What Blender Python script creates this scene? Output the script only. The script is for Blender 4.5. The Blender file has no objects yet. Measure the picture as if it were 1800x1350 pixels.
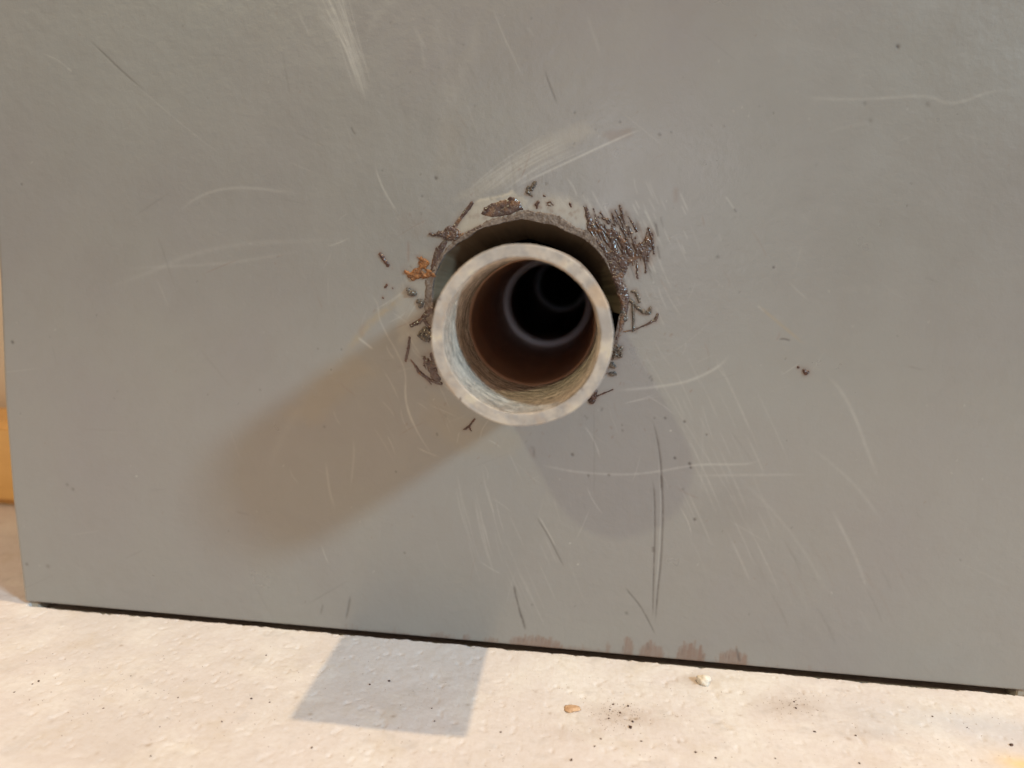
import bpy, math, random
import numpy as np
from mathutils import Matrix, Vector

random.seed(7)
RNG = np.random.default_rng(11)
SC = bpy.context.scene
MM = 0.001
FLOOR = -98.6                     # floor height in wall millimetres (wall origin = camera height)

# ------------------------------------------------------------------ camera
F, CX, CY = 1352.0, 900.0, 675.0  # focal length and centre of the photograph, pixels
n = np.array([(1027 - CX) / F, (449 - CY) / F, 1.0]); n /= np.linalg.norm(n)
m_ = np.array([-.0895, 1, -(458 / F)])
h = np.cross(m_, n); h /= np.linalg.norm(h); v = np.cross(n, h)
ray = lambda x, y: np.array([(x - CX) / F, (y - CY) / F, 1.0])
tip = ray(916, 592) * (16.85 * F / 161)
PL = 39.4                         # how far the pipe sticks out, mm
DW = float(n @ tip + PL)          # camera to wall, mm
AX, AZ = float(h @ tip), float(-v @ tip)   # pipe axis


def W(x, y):
    """photo measurement -> (u, w) millimetres on the panel"""
    p = ray(x, y); p = p * DW / (n @ p)
    return float(h @ p), float(-v @ p)


def G(x, y):
    """photo measurement -> (x, y) millimetres on the floor"""
    p = ray(x, y); p = p * (-FLOOR / (v @ p))
    return float(h @ p), float(n @ p - DW)


cd = bpy.data.cameras.new("camera"); cam = bpy.data.objects.new("camera", cd)
SC.collection.objects.link(cam); SC.camera = cam
cd.sensor_width = 36; cd.lens = F / 1800 * 36
cd.clip_start = 0.005; cd.clip_end = 20
cam.matrix_world = Matrix((
    (h[0], -h[1], -h[2], 0.0),
    (n[0], -n[1], -n[2], -DW * MM),
    (-v[0], v[1], v[2], -FLOOR * MM),
    (0, 0, 0, 1)))
cd.dof.use_dof = True; cd.dof.focus_distance = 0.176; cd.dof.aperture_fstop = 10.0

# ------------------------------------------------------------------ world and lamps
L1 = (.40, .62, .76)
L2 = (.20, .20, .125)
L3 = (.58, .43, .25)
ENVH = (.16, .085, .04)
L4 = (.050, .050, .054)
ENVT = (1.00, .66, .47)
wd = bpy.data.worlds.new("World"); SC.world = wd; wd.use_nodes = True
nt = wd.node_tree; nt.nodes.clear()
out = nt.nodes.new('ShaderNodeOutputWorld'); bg = nt.nodes.new('ShaderNodeBackground')
tc = nt.nodes.new('ShaderNodeTexCoord'); sx = nt.nodes.new('ShaderNodeSeparateXYZ')
mr = nt.nodes.new('ShaderNodeMapRange'); mr.interpolation_type = 'SMOOTHSTEP'
mr.inputs['From Min'].default_value = .15; mr.inputs['From Max'].default_value = .95
mx = nt.nodes.new('ShaderNodeMix'); mx.data_type = 'RGBA'
mx.inputs[6].default_value = (*ENVH, 1); mx.inputs[7].default_value = (*ENVT, 1)   # dim room, bright ceiling
nt.links.new(tc.outputs['Generated'], sx.inputs[0]); nt.links.new(sx.outputs['Z'], mr.inputs['Value'])
nt.links.new(mr.outputs[0], mx.inputs[0]); nt.links.new(mx.outputs[2], bg.inputs['Color'])
nt.links.new(bg.outputs[0], out.inputs['Surface'])
bg.inputs['Strength'].default_value = 1.0

PIPE_W = Vector((AX * MM, 0, (AZ - FLOOR) * MM))


def lamp(name, direction, dist, size, e, size_y=None):
    """disc lamp in the given direction from the pipe; e = irradiance / pi it gives face-on"""
    d = Vector(direction).normalized()
    ld = bpy.data.lights.new(name, 'AREA'); ld.shape = 'DISK'; ld.size = size
    if size_y: ld.shape = 'RECTANGLE'; ld.size_y = size_y
    s = max(e); ld.color = tuple(c / s for c in e); ld.energy = s * math.pi ** 2 * dist * dist
    o = bpy.data.objects.new(name, ld); SC.collection.objects.link(o)
    o.location = PIPE_W + d * dist
    o.rotation_euler = d.to_track_quat('Z', 'Y').to_euler()


lamp("cool_window_lamp", (61.5, -39.4, 45), 3.0, 0.34, L1, .22)
lamp("warm_side_lamp", (-21.6, -39.4, 33.8), 2.0, 0.06, L2)
lamp("added_front_fill", (.06, -1, .10), 0.9, 0.26, L4)  # added fill near the camera, brightens the rings inside the pipe
lamp("warm_ceiling_lamp", (26, -4.1, 83), 1.5, 0.028, L3)
SC.view_settings.view_transform = 'Standard'; SC.view_settings.look = 'None'
SC.cycles.diffuse_bounces = 8; SC.cycles.max_bounces = 14
SC.view_settings.exposure = 0; SC.view_settings.gamma = 1


# ------------------------------------------------------------------ helpers
def smooth01(t):
    t = np.clip(t, 0, 1); return t * t * (3 - 2 * t)


_tabs = {}


def vnoise(x, y, scale, seed=0):
    if seed not in _tabs:
        _tabs[seed] = np.random.default_rng(1000 + seed).random((256, 256))
    T = _tabs[seed]
    x = np.asarray(x) / scale + 1000.37; y = np.asarray(y) / scale + 1000.71
    xi = np.floor(x).astype(int); yi = np.floor(y).astype(int)
    fx = smooth01(x - xi); fy = smooth01(y - yi)
    a = T[xi & 255, yi & 255]; b = T[(xi + 1) & 255, yi & 255]
    c = T[xi & 255, (yi + 1) & 255]; d = T[(xi + 1) & 255, (yi + 1) & 255]
    return (a * (1 - fx) + b * fx) * (1 - fy) + (c * (1 - fx) + d * fx) * fy


def fbm(x, y, scale, oct=4, seed=0):
    s = 0; a = 1; t = 0
    for k in range(oct):
        s = s + a * vnoise(x, y, scale / 2 ** k, seed + k); t += a; a *= .5
    return s / t


def link(name, me, mat=None, parent=None):
    o = bpy.data.objects.new(name, me); SC.collection.objects.link(o)
    if mat: me.materials.append(mat)
    if parent: o.parent = parent
    return o


def tag(o, label=None, cat=None, group=None, kind=None):
    if label: o['label'] = label
    if cat: o['category'] = cat
    if group: o['group'] = group
    if kind: o['kind'] = kind
    return o


def grid_mesh(name, P, keep=None, flip=False, attrs=None, smooth=True):
    """P: (ni, nj, 3) positions in metres; keep: (ni-1, nj-1) bool of the cells kept"""
    ni, nj = P.shape[:2]
    idx = np.arange(ni * nj).reshape(ni, nj)
    q = np.stack([idx[:-1, :-1], idx[1:, :-1], idx[1:, 1:], idx[:-1, 1:]], -1)
    if flip: q = q[..., ::-1]
    q = q[keep] if keep is not None else q.reshape(-1, 4)
    used = np.zeros(ni * nj, bool); used[q.ravel()] = True
    remap = np.cumsum(used) - 1
    V = P.reshape(-1, 3)[used]; q = remap[q]
    me = bpy.data.meshes.new(name)
    me.vertices.add(len(V)); me.vertices.foreach_set('co', V.astype(np.float32).ravel())
    me.loops.add(q.size); me.loops.foreach_set('vertex_index', q.astype(np.int32).ravel())
    me.polygons.add(len(q)); me.polygons.foreach_set('loop_start', np.arange(0, q.size, 4, dtype=np.int32))
    me.polygons.foreach_set('loop_total', np.full(len(q), 4, np.int32))
    me.polygons.foreach_set('use_smooth', np.full(len(q), smooth))
    for an, (A, B, C_) in (attrs or {}).items():
        at = me.attributes.new(an, 'FLOAT_COLOR', 'POINT')
        col = np.stack([A.ravel()[used], B.ravel()[used], C_.ravel()[used], np.ones(used.sum())], -1)
        at.data.foreach_set('color', col.astype(np.float32).ravel())
    me.update(calc_edges=True)
    return me


def lathe(name, prof, seg=192, wob=None, start=0, end=2 * math.pi):
    """revolve (depth y mm, radius mm) about the pipe axis; wob(y, r, a) -> radius offset, y offset"""
    prof = np.array(prof, float); a = np.linspace(start, end, seg + 1)
    Y = np.repeat(prof[:, :1], seg + 1, 1); R = np.repeat(prof[:, 1:], seg + 1, 1)
    A = np.repeat(a[None, :], len(prof), 0)
    if wob:
        dr, dy = wob(Y, R, A); R = R + dr; Y = Y + dy
    P = np.stack([AX + R * np.cos(A), Y, AZ - FLOOR + R * np.sin(A)], -1) * MM
    return grid_mesh(name, P)


def box_mesh(name, x0, x1, y0, y1, z0, z1, bev=0.0):
    import bmesh
    bm = bmesh.new(); bmesh.ops.create_cube(bm, size=1)
    for p in bm.verts:
        p.co = Vector(((x0 + x1) / 2 + p.co.x * (x1 - x0), (y0 + y1) / 2 + p.co.y * (y1 - y0),
                       (z0 + z1) / 2 + p.co.z * (z1 - z0))) * MM
    if bev: bmesh.ops.bevel(bm, geom=bm.edges[:], offset=bev * MM, segments=3, affect='EDGES')
    me = bpy.data.meshes.new(name); bm.to_mesh(me); bm.free(); return me


class Mat:
    """small node helper"""
    def __init__(s, name, col=(.5, .5, .5), rough=.5, metal=0, spec=.5):
        s.m = bpy.data.materials.new(name); s.m.use_nodes = True; s.t = s.m.node_tree
        s.b = s.t.nodes['Principled BSDF']
        s.b.inputs['Base Color'].default_value = (*col, 1); s.b.inputs['Roughness'].default_value = rough
        s.b.inputs['Metallic'].default_value = metal; s.b.inputs['Specular IOR Level'].default_value = spec
        s.co = s.t.nodes.new('ShaderNodeTexCoord').outputs['Object']

    def set(s, k, sock): s.t.links.new(sock, s.b.inputs[k])

    def noise(s, scale, detail=3, rough=.5, stretch=None, lo=0., hi=1., rot=0, dist=0):
        N = s.t.nodes.new('ShaderNodeTexNoise'); N.inputs['Scale'].default_value = scale
        N.inputs['Detail'].default_value = detail; N.inputs['Roughness'].default_value = rough
        N.inputs['Distortion'].default_value = dist
        c = s.co
        if stretch:
            mp = s.t.nodes.new('ShaderNodeMapping'); mp.inputs['Scale'].default_value = stretch
            mp.inputs['Rotation'].default_value = (0, 0, rot)
            s.t.links.new(c, mp.inputs['Vector']); c = mp.outputs[0]
        s.t.links.new(c, N.inputs['Vector'])
        return s.range(N.outputs['Fac'], lo, hi) if (lo, hi) != (0., 1.) else N.outputs['Fac']

    def voro(s, scale, lo, hi, feature='F1'):
        N = s.t.nodes.new('ShaderNodeTexVoronoi'); N.inputs['Scale'].default_value = scale; N.feature = feature
        s.t.links.new(s.co, N.inputs['Vector'])
        return s.range(N.outputs['Distance'], lo, hi)

    def range(s, x, lo, hi, a=0., b=1.):
        r = s.t.nodes.new('ShaderNodeMapRange')
        r.inputs['From Min'].default_value = lo; r.inputs['From Max'].default_value = hi
        r.inputs['To Min'].default_value = a; r.inputs['To Max'].default_value = b
        s.t.links.new(x, r.inputs['Value']); return r.outputs[0]

    def math(s, op, a, b):
        r = s.t.nodes.new('ShaderNodeMath'); r.operation = op
        for i, q in enumerate((a, b)):
            if isinstance(q, (int, float)): r.inputs[i].default_value = q
            else: s.t.links.new(q, r.inputs[i])
        return r.outputs[0]

    def mix(s, f, a, b):
        r = s.t.nodes.new('ShaderNodeMix'); r.data_type = 'RGBA'
        for i, q in ((0, f), (6, a), (7, b)):
            if isinstance(q, tuple): r.inputs[i].default_value = (*q, 1)
            elif isinstance(q, (int, float)): r.inputs[i].default_value = q
            else: s.t.links.new(q, r.inputs[i])
        return r.outputs[2]

    def attr(s, name):
        a = s.t.nodes.new('ShaderNodeAttribute'); a.attribute_name = name
        q = s.t.nodes.new('ShaderNodeSeparateColor'); s.t.links.new(a.outputs['Color'], q.inputs[0])
        return q.outputs[0], q.outputs[1], q.outputs[2]

    def bump(s, hgt, dist, strength=1.0, prev=None):
        r = s.t.nodes.new('ShaderNodeBump'); r.inputs['Distance'].default_value = dist
        r.inputs['Strength'].default_value = strength; s.t.links.new(hgt, r.inputs['Height'])
        if prev: s.t.links.new(prev, r.inputs['Normal'])
        s.t.links.new(r.outputs[0], s.b.inputs['Normal']); return r.outputs[0]


# ------------------------------------------------------------------ materials
# painted sheet metal
M = Mat('grey_paint', rough=.3, spec=1.0)
light, dark, brown = M.attr('wear_and_shade'); cream, yellow, pale = M.attr('stain')
c = M.mix(M.noise(22, 3, .6, lo=.35, hi=.65), (.248, .241, .229), (.238, .226, .224))
c = M.mix(M.noise(9, 2, .5, lo=.4, hi=.62), c, (.250, .250, .240))
c = M.mix(M.math('MULTIPLY', M.noise(140, 4, .65, lo=.45, hi=.8), .18), c, (.20, .18, .16))
c = M.mix(pale, c, (.31, .30, .285))
c = M.mix(yellow, c, (.33, .255, .15))
c = M.mix(cream, c, (.50, .45, .36))
c = M.mix(brown, c, (.200, .132, .105))
c = M.mix(light, c, (.50, .485, .455))
c = M.mix(dark, c, (.045, .035, .032))
M.set('Base Color', c)
M.set('Roughness', M.range(M.math('ADD', M.noise(60, 4), M.math('MULTIPLY', brown, .8)), .3, 1.4, .27, .55))
b1 = M.bump(M.noise(900, 3, .6), .00009, .5)
b1 = M.bump(M.noise(380, 3, .55), .00012, .6, b1)
b1 = M.bump(M.noise(95, 2, .5), .00022, .5, b1)
m_paint = M.m

M = Mat('bare_cut_edge', (.2, .16, .13), .65)
M.set('Base Color', M.mix(M.noise(900, 3, .6, lo=.3, hi=.7), (.09, .060, .046), (.22, .18, .155)))
M.bump(M.noise(1500, 3, .6), .0002, .8); m_edge = M.m

M = Mat('brown_sealant', rough=.25, spec=.8)
c = M.mix(M.noise(500, 4, .65, lo=.35, hi=.7), (.045, .024, .020), (.105, .064, .055))
c = M.mix(M.math('MULTIPLY', M.noise(260, 3, .6, lo=.54, hi=.66), .7), c, (.21, .105, .05))
M.set('Base Color', c)
M.set('Roughness', M.noise(420, 3, .6, lo=.33, hi=1.1))
M.bump(M.noise(480, 4, .6, dist=.6), .0005, .75); m_seal = M.m

M = Mat('orange_rust', rough=.6)
M.set('Base Color', M.mix(M.noise(900, 4, .7, lo=.35, hi=.65), (.10, .04, .015), (.36, .15, .05)))
M.bump(M.noise(1400, 4, .7), .0003, .9); m_rust = M.m

M = Mat('dark_glossy_bead', rough=.12)
M.set('Base Color', M.mix(M.noise(1100, 4, .7, lo=.35, hi=.65), (.05, .052, .055), (.19, .15, .115)))
M.bump(M.noise(1500, 3, .6), .0003, .9); m_bead = M.m

M = Mat('dark_brown_crumb', rough=.35)
M.set('Base Color', M.mix(M.noise(900, 3, .6, lo=.35, hi=.65), (.035, .016, .012), (.11, .05, .035)))
m_crumb = M.m

M = Mat('pipe_end_metal', rough=.55, spec=.4)
c = M.mix(M.noise(260, 4, .6, lo=.40, hi=.60), (.34, .315, .30), (.50, .45, .40))
c = M.mix(M.math('MULTIPLY', M.noise(330, 2, .4, lo=.54, hi=.64), .5), c, (.33, .325, .335))
c = M.mix(M.math('MULTIPLY', M.noise(120, 3, .5, lo=.60, hi=.70), .5), c, (.52, .36, .22))
c = M.mix(M.math('MULTIPLY', M.noise(700, 2, .5, lo=.68, hi=.76), .8), c, (.16, .13, .12))
c = M.mix(M.math('MULTIPLY', M.noise(260, 3, .6, lo=.60, hi=.68), .5), c, (.62, .56, .43))
M.set('Base Color', c)
M.set('Roughness', M.noise(300, 3, .6, lo=-.8, hi=1.2))
M.bump(M.noise(500, 5, .65), .0003, .7); m_rim = M.m

M = Mat('scraped_thread_metal', rough=.33, metal=.1)
c = M.mix(M.noise(90, 5, .7, stretch=(1, 9, 1), lo=.30, hi=.56), (.24, .175, .135), (.88, .75, .62))
c = M.mix(M.math('MULTIPLY', M.noise(420, 4, .7, stretch=(1, 3, 1), lo=.50, hi=.62), .6), c, (.27, .22, .18))
c = M.mix(M.math('MULTIPLY', M.noise(220, 4, .7, lo=.60, hi=.74), .7), c, (.17, .11, .075))
M.set('Base Color', c); M.set('Roughness', M.noise(400, 4, .6, lo=-.1, hi=1.3))
M.bump(M.noise(350, 5, .7, stretch=(1, 4, 1)), .0011, 1.0); m_thread = M.m

M = Mat('rusty_pipe_bore', rough=.3, spec=1.0)
M.set('Base Color', M.mix(M.noise(60, 4, .6, lo=.35, hi=.65), (.50, .30, .20), (.66, .42, .29)))
M.bump(M.noise(300, 4, .6), .0003, .5); m_bore = M.m
M = Mat('brightened_bore', rough=.28, spec=1.0)  # bore colour lightened to make up for light missing further in
M.set('Base Color', M.mix(M.noise(60, 4, .6, lo=.35, hi=.65), (.70, .43, .31), (.85, .58, .44)))
M.bump(M.noise(260, 4, .6), .0005, .6); m_bore_deep = M.m
m_outer = m_edge
M = Mat('grey_joint', (.80, .79, .84), .5); m_joint = M.m
M = Mat('sleeve_board', (.3, .2, .1), .6)
M.set('Base Color', M.mix(M.noise(40, 3, .6, lo=.3, hi=.7), (.15, .11, .072), (.21, .155, .10))); m_sleeve = M.m
M = Mat('unlit_interior_black', (.015, .013, .012), .9); m_black = M.m  # near-black colour stands for the unlit depth of pipe and cabinet
M = Mat('dull_metal', (.25, .24, .22), .6); m_dull = M.m
M = Mat('rubber_foot', (.42, .38, .33), .7); m_foot = M.m

M = Mat('pale_plaster_floor', rough=.75, spec=.3)
c = M.mix(M.noise(14, 3, .6, lo=.4, hi=.62), (.615, .57, .56), (.65, .595, .585))
c = M.mix(M.noise(34, 4, .6, lo=.48, hi=.66), c, (.70, .665, .645))
c = M.mix(M.math('MULTIPLY', M.noise(75, 4, .65, lo=.55, hi=.68), .35), c, (.55, .47, .38))
c = M.mix(M.math('MULTIPLY', M.noise(160, 3, .6, lo=.58, hi=.70), .35), c, (.47, .44, .43))
c = M.mix(M.math('MULTIPLY', M.noise(700, 4, .7, lo=.45, hi=.75), .32), c, (.48, .41, .35))
c = M.mix(M.math('MULTIPLY', M.noise(45, 5, .7, stretch=(1, 2.5, 1), lo=.55, hi=.7), .3), c, (.80, .77, .74))
grime, blu_shade, ylw = M.attr('wear_and_shade')  # grime, painted bluish shadow, yellow patch
c = M.mix(grime, c, (.33, .24, .17)); c = M.mix(blu_shade, c, (.50, .51, .56)); c = M.mix(ylw, c, (.80, .60, .30))
c = M.mix(M.math('MULTIPLY', M.voro(200, .06, .03), .35), c, (.20, .16, .14))
M.set('Base Color', c)
b1 = M.bump(M.noise(1100, 4, .65), .00012, .5)
b1 = M.bump(M.noise(240, 4, .6), .0003, .4, b1)
b1 = M.bump(M.noise(420, 4, .7, stretch=(1, .22, 1), rot=.7), .00022, .55, b1); m_floor = M.m

M = Mat('white_stone', (.78, .72, .64), .6); M.bump(M.noise(900, 3, .6), .0003, .6); m_stone = M.m
M = Mat('orange_chip', (.52, .30, .15), .7)
M.set('Base Color', M.mix(M.noise(900, 3, .6, lo=.35, hi=.65), (.46, .27, .15), (.64, .44, .29))); m_chip = M.m
M = Mat('brown_grit', (.17, .10, .065), .8); m_grit = M.m
M = Mat('beige_wall', (.62, .52, .42), .8)
M.set('Base Color', M.mix(M.noise(12, 3), (.58, .49, .40), (.66, .56, .46))); m_wall = M.m
M = Mat('orange_wood', (.75, .42, .14), .5)
M.set('Base Color', M.mix(M.noise(20, 4, .6, stretch=(1, 1, 9)), (.66, .36, .11), (.82, .50, .19))); m_wood = M.m

# ------------------------------------------------------------------ hole outline and front panel
hole_px = [(763, 560), (760, 520), (765, 485), (778, 455), (800, 432), (830, 413), (848, 401), (868, 397), (885, 392),
           (896, 389), (905, 387), (923, 386), (938, 388), (950, 392), (966, 394), (981, 400), (997, 408), (1012, 413),
           (1027, 421), (1041, 432), (1052, 441), (1060, 453), (1070, 473), (1080, 490), (1085, 504), (1093, 521),
           (1092, 541), (1086, 565), (1078, 600), (1060, 650), (1020, 700), (960, 722), (900, 722), (840, 700),
           (790, 660), (768, 610)]
hole = np.array([W(*p) for p in hole_px])
hc = np.array([(hole[:, 0].min() + hole[:, 0].max()) / 2, (hole[:, 1].min() + hole[:, 1].max()) / 2])
ha = np.arctan2(hole[:, 1] - hc[1], hole[:, 0] - hc[0]); hr = np.hypot(hole[:, 0] - hc[0], hole[:, 1] - hc[1])
o_ = np.argsort(ha); ha = ha[o_]; hr = hr[o_]
ha = np.concatenate([ha - 2 * np.pi, ha, ha + 2 * np.pi]); hr = np.tile(hr, 3)


def hole_r(a):
    return (np.interp(a, ha, hr) + np.interp(a + .05, ha, hr) + np.interp(a - .05, ha, hr)) / 3 + .45 * (fbm(a * 22, np.asarray(a) * 0, 1.6, 4, 90) - .5)


STEP = .23
xs = np.arange(-145.2, 112.5, STEP); zs = np.arange(-97.8, 62, STEP)
X, Z = np.meshgrid(xs, zs, indexing='ij')
lay = {k: np.zeros(X.shape) for k in ('light', 'dark', 'brown', 'cream', 'yellow', 'pale', 'dep')}


def stroke(layer, pts, w=1.5, amp=.6, fade=.25, rag=0., hw=None):
    """soft painted or scratched line; pts and width measured in photo pixels, laid on the panel in mm"""
    if layer == 'light': amp = amp * .74; w = w * .85
    P = np.array([W(*p) for p in pts]); wm = max(w * .133, .145)
    pad = wm * 3 + 1
    i0, i1 = np.searchsorted(xs, [P[:, 0].min() - pad, P[:, 0].max() + pad])
    j0, j1 = np.searchsorted(zs, [P[:, 1].min() - pad, P[:, 1].max() + pad])
    if i1 <= i0 or j1 <= j0: return
    xx = X[i0:i1, j0:j1]; zz = Z[i0:i1, j0:j1]
    seg = np.hypot(*(P[1:] - P[:-1]).T); cum = np.concatenate([[0], np.cumsum(seg)]); tot = cum[-1]
    best = np.full(xx.shape, 1e9); bt = np.zeros(xx.shape)
    for k in range(len(P) - 1):
        a, b = P[k], P[k + 1]; d = b - a; L2 = d @ d + 1e-9
        t = np.clip(((xx - a[0]) * d[0] + (zz - a[1]) * d[1]) / L2, 0, 1)
        q = np.hypot(xx - a[0] - t * d[0], zz - a[1] - t * d[1])
        mk = q < best; best[mk] = q[mk]; bt[mk] = (cum[k] + t * seg[k])[mk]
    T = bt / tot
    e = np.ones_like(T) if fade == 0 else smooth01(T / fade) * smooth01((1 - T) / fade)
    val = amp * np.exp(-(best / wm) ** 2) * e
    if rag: val = val * np.clip(1 - rag + 2 * rag * fbm(xx, zz, .9, 3, 31), 0, 2)
    L = lay[layer]; L[i0:i1, j0:j1] = 1 - (1 - L[i0:i1, j0:j1]) * (1 - np.clip(val, 0, .97))
    if layer == 'dark': lay['dep'][i0:i1, j0:j1] = np.maximum(lay['dep'][i0:i1, j0:j1], val)


def curve(pts, k=6):
    P = np.array(pts, float); outp = []
    for i in range(len(P) - 1):
        p0 = P[max(i - 1, 0)]; p1 = P[i]; p2 = P[i + 1]; p3 = P[min(i + 2, len(P) - 1)]
        for t in np.linspace(0, 1, k, endpoint=False):
            outp.append(.5 * ((2 * p1) + (-p0 + p2) * t + (2 * p0 - 5 * p1 + 4 * p2 - p3) * t * t + (-p0 + 3 * p1 - 3 * p2 + p3) * t ** 3))
    outp.append(P[-1]); return outp


def poly_mask(pts, soft=3.0, rag=0., seed=40, scale=2.0):
    """soft inside mask of a polygon (photo measurements), returned on the panel grid window"""
    P = np.array([W(*p) for p in pts]); pad = 2 + soft * .133
    i0, i1 = np.searchsorted(xs, [P[:, 0].min() - pad, P[:, 0].max() + pad])
    j0, j1 = np.searchsorted(zs, [P[:, 1].min() - pad, P[:, 1].max() + pad])
    xx = X[i0:i1, j0:j1]; zz = Z[i0:i1, j0:j1]
    f = poly_sd(xx, zz, P)
    if rag: f = f + rag * (fbm(xx, zz, scale, 4, seed) - .5)
    return (slice(i0, i1), slice(j0, j1)), smooth01(f / (soft * .133) + .5), xx, zz


def poly_sd(xx, zz, P):
    ins = np.zeros(xx.shape, bool); d = np.full(xx.shape, 1e9)
    for k in range(len(P)):
        a, b = P[k], P[(k + 1) % len(P)]
        cnd = ((a[1] > zz) != (b[1] > zz))
        with np.errstate(divide='ignore', invalid='ignore'):
            xi = (b[0] - a[0]) * (zz - a[1]) / (b[1] - a[1] + 1e-12) + a[0]
        ins ^= cnd & (xx < xi)
        e = b - a; t = np.clip(((xx - a[0]) * e[0] + (zz - a[1]) * e[1]) / (e @ e + 1e-12), 0, 1)
        d = np.minimum(d, np.hypot(xx - a[0] - t * e[0], zz - a[1] - t * e[1]))
    return np.where(ins, d, -d)


def paint_poly(layer, pts, amp, **kw):
    s, mk, xx, zz = poly_mask(pts, **kw); L = lay[layer]
    L[s] = 1 - (1 - L[s]) * (1 - amp * mk)


# --- light brush and scratch marks
for k in range(34):                                    # scuff at the top, many parallel hairs
    t = k / 33
    x0 = 546 + t * 52 + random.uniform(-3, 3); x1 = 628 + t * 24 + random.uniform(-5, 5)
    y0 = random.uniform(-70, 20); y1 = random.uniform(110, 182)
    stroke('light', curve([(x0, y0), ((x0 + x1) / 2 + 4 - 6 * t, (y0 + y1) / 2), (x1, y1)]), random.uniform(.7, 1.2), random.uniform(.08, .34), .2, .35)
paint_poly('pale', [(540, -20), (606, -20), (616, 60), (650, 150), (640, 172), (600, 120), (565, 50)], .28, soft=14, rag=1.2)
stroke('light', [(520, 15), (548, 68)], 2, .22, .3)
for k in range(16):                                    # scuff above the hole
    t = k / 15
    a = (800 + t * 90 + random.uniform(-12, 12), 350 - t * 8 + random.uniform(-3, 3))
    b = (985 + t * 55 + random.uniform(-18, 18), 226 + t * 34 + random.uniform(-4, 4))
    mid = ((a[0] + b[0]) / 2 - 8, (a[1] + b[1]) / 2 - 4)
    stroke('light', curve([a, mid, b]), random.uniform(1.2, 2.2), random.uniform(.10, .30), .3, .4)
paint_poly('cream', [(800, 352), (860, 305), (960, 240), (1030, 215), (1045, 232), (980, 270), (900, 320), (840, 348)], .17, soft=20, rag=1.5)
stroke('light', curve([(905, 330), (940, 312), (1000, 284), (1060, 256), (1110, 234), (1135, 226)]), 2.2, .62, .2, .25)
paint_poly('brown', [(1060, 235), (1110, 222), (1112, 238), (1075, 248)], .25, soft=10, rag=1)
stroke('pale', curve([(780, 345), (778, 260), (788, 150), (770, 60), (762, -10)]), 14, .22, .15, .5)
stroke('pale', curve([(785, 200), (812, 130), (832, 80), (836, 10)]), 10, .24, .2, .5)
stroke('pale', curve([(645, 75), (652, 45), (672, 15), (702, 2)]), 7, .3, .2, .4)
stroke('yellow', curve([(785, 320), (792, 250), (800, 190)]), 22, .08, .3, .4)
for p in [((724, 40), (752, 92)), ((738, 60), (748, 130)), ((785, 55), (800, 85)), ((925, 45), (940, 66)), ((1030, 20), (1058, 105))]:
    stroke('pale', p, 2.5, .4, .3, .3)
stroke('light', curve([(862, 5), (885, 62), (905, 105), (924, 146)]), 1.4, .30, .25)
stroke('dark', curve([(955, 118), (966, 150), (981, 188)]), 1.4, .45, .3)
stroke('dark', curve([(616, 222), (621, 232), (626, 238)]), 1.3, .5)
stroke('dark', curve([(150, 64), (185, 97), (222, 132), (262, 166)]), 1.3, .50, .3)
stroke('light', curve([(225, 136), (280, 185), (340, 235), (402, 282)]), 1.3, .22, .3)
stroke('light', curve([(70, 92), (100, 105), (128, 127)]), 1.3, .30, .3)
stroke('light', [(118, 119), (127, 126)], 1.6, .5, .2)
stroke('light', curve([(300, 385), (340, 352), (380, 335), (430, 330), (495, 336), (545, 343)]), 3, .25, .3, .2)
stroke('light', curve([(190, 478), (260, 470), (400, 462), (560, 436)]), 3.5, .13, .3, .4)
stroke('light', curve([(150, 520), (260, 480), (330, 450), (420, 430), (520, 424), (640, 420)]), 5, .12, .3, .4)
stroke('light', curve([(658, 283), (664, 308), (676, 336), (695, 370), (702, 400)]), 1.6, .50, .25, .3)
stroke('dark', curve([(692, 365), (700, 385)]), 1.3, .3)
stroke('light', curve([(664, 515), (666, 555), (680, 588), (697, 618), (712, 655), (714, 705), (727, 745), (745, 778), (768, 812)]), 1.6, .42, .2, .4)
stroke('light', curve([(712, 660), (713, 700), (722, 735), (737, 760)]), 2.4, .35, .3, .2)
stroke('light', [(628, 592), (657, 615)], 2.0, .70, .2)
stroke('light', curve([(572, 805), (580, 865), (592, 900)]), 2.5, .30, .3)
stroke('light', curve([(620, 765), (622, 800), (616, 862)]), 2.5, .22, .3)
stroke('light', curve([(540, 700), (500, 760), (470, 830)]), 9, .08, .3)
for p in ([(1284, 618), (1274, 634), (1250, 652), (1208, 670), (1152, 680), (1078, 687)],):
    stroke('light', curve(p), 3, .42, .2, .3)
stroke('light', curve([(940, 815), (968, 821), (1020, 830), (1100, 834), (1160, 828), (1228, 817), (1316, 815), (1345, 800)]), 2.6, .36, .15, .4)
stroke('light', [(1200, 836), (1430, 834)], 3, .2, .3, .5)
stroke('light', curve([(1108, 583), (1150, 650), (1190, 720), (1240, 800), (1290, 880), (1330, 960)]), 1.5, .16, .2, .4)
for p, a in (([(1448, 652), (1480, 690), (1504, 736), (1524, 790), (1548, 850)], .25), ([(1460, 890), (1490, 950), (1512, 1000), (1528, 1055)], .24),
             ([(1290, 830), (1360, 900), (1420, 980), (1460, 1060)], .13), ([(1418, 780), (1500, 850), (1560, 930)], .14)):
    stroke('light', curve(p), 3.5, a, .25, .5)
for k in range(34):                                    # faint parallel hairs right of and below the pipe
    x = random.uniform(1180, 1330); y = random.uniform(600, 950); l = random.uniform(50, 150)
    stroke('light', curve([(x, y), (x + l * .26, y + l * .55), (x + l * .45, y + l)]), random.uniform(1.3, 2.6), random.uniform(.07, .22), .3, .4)
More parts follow.
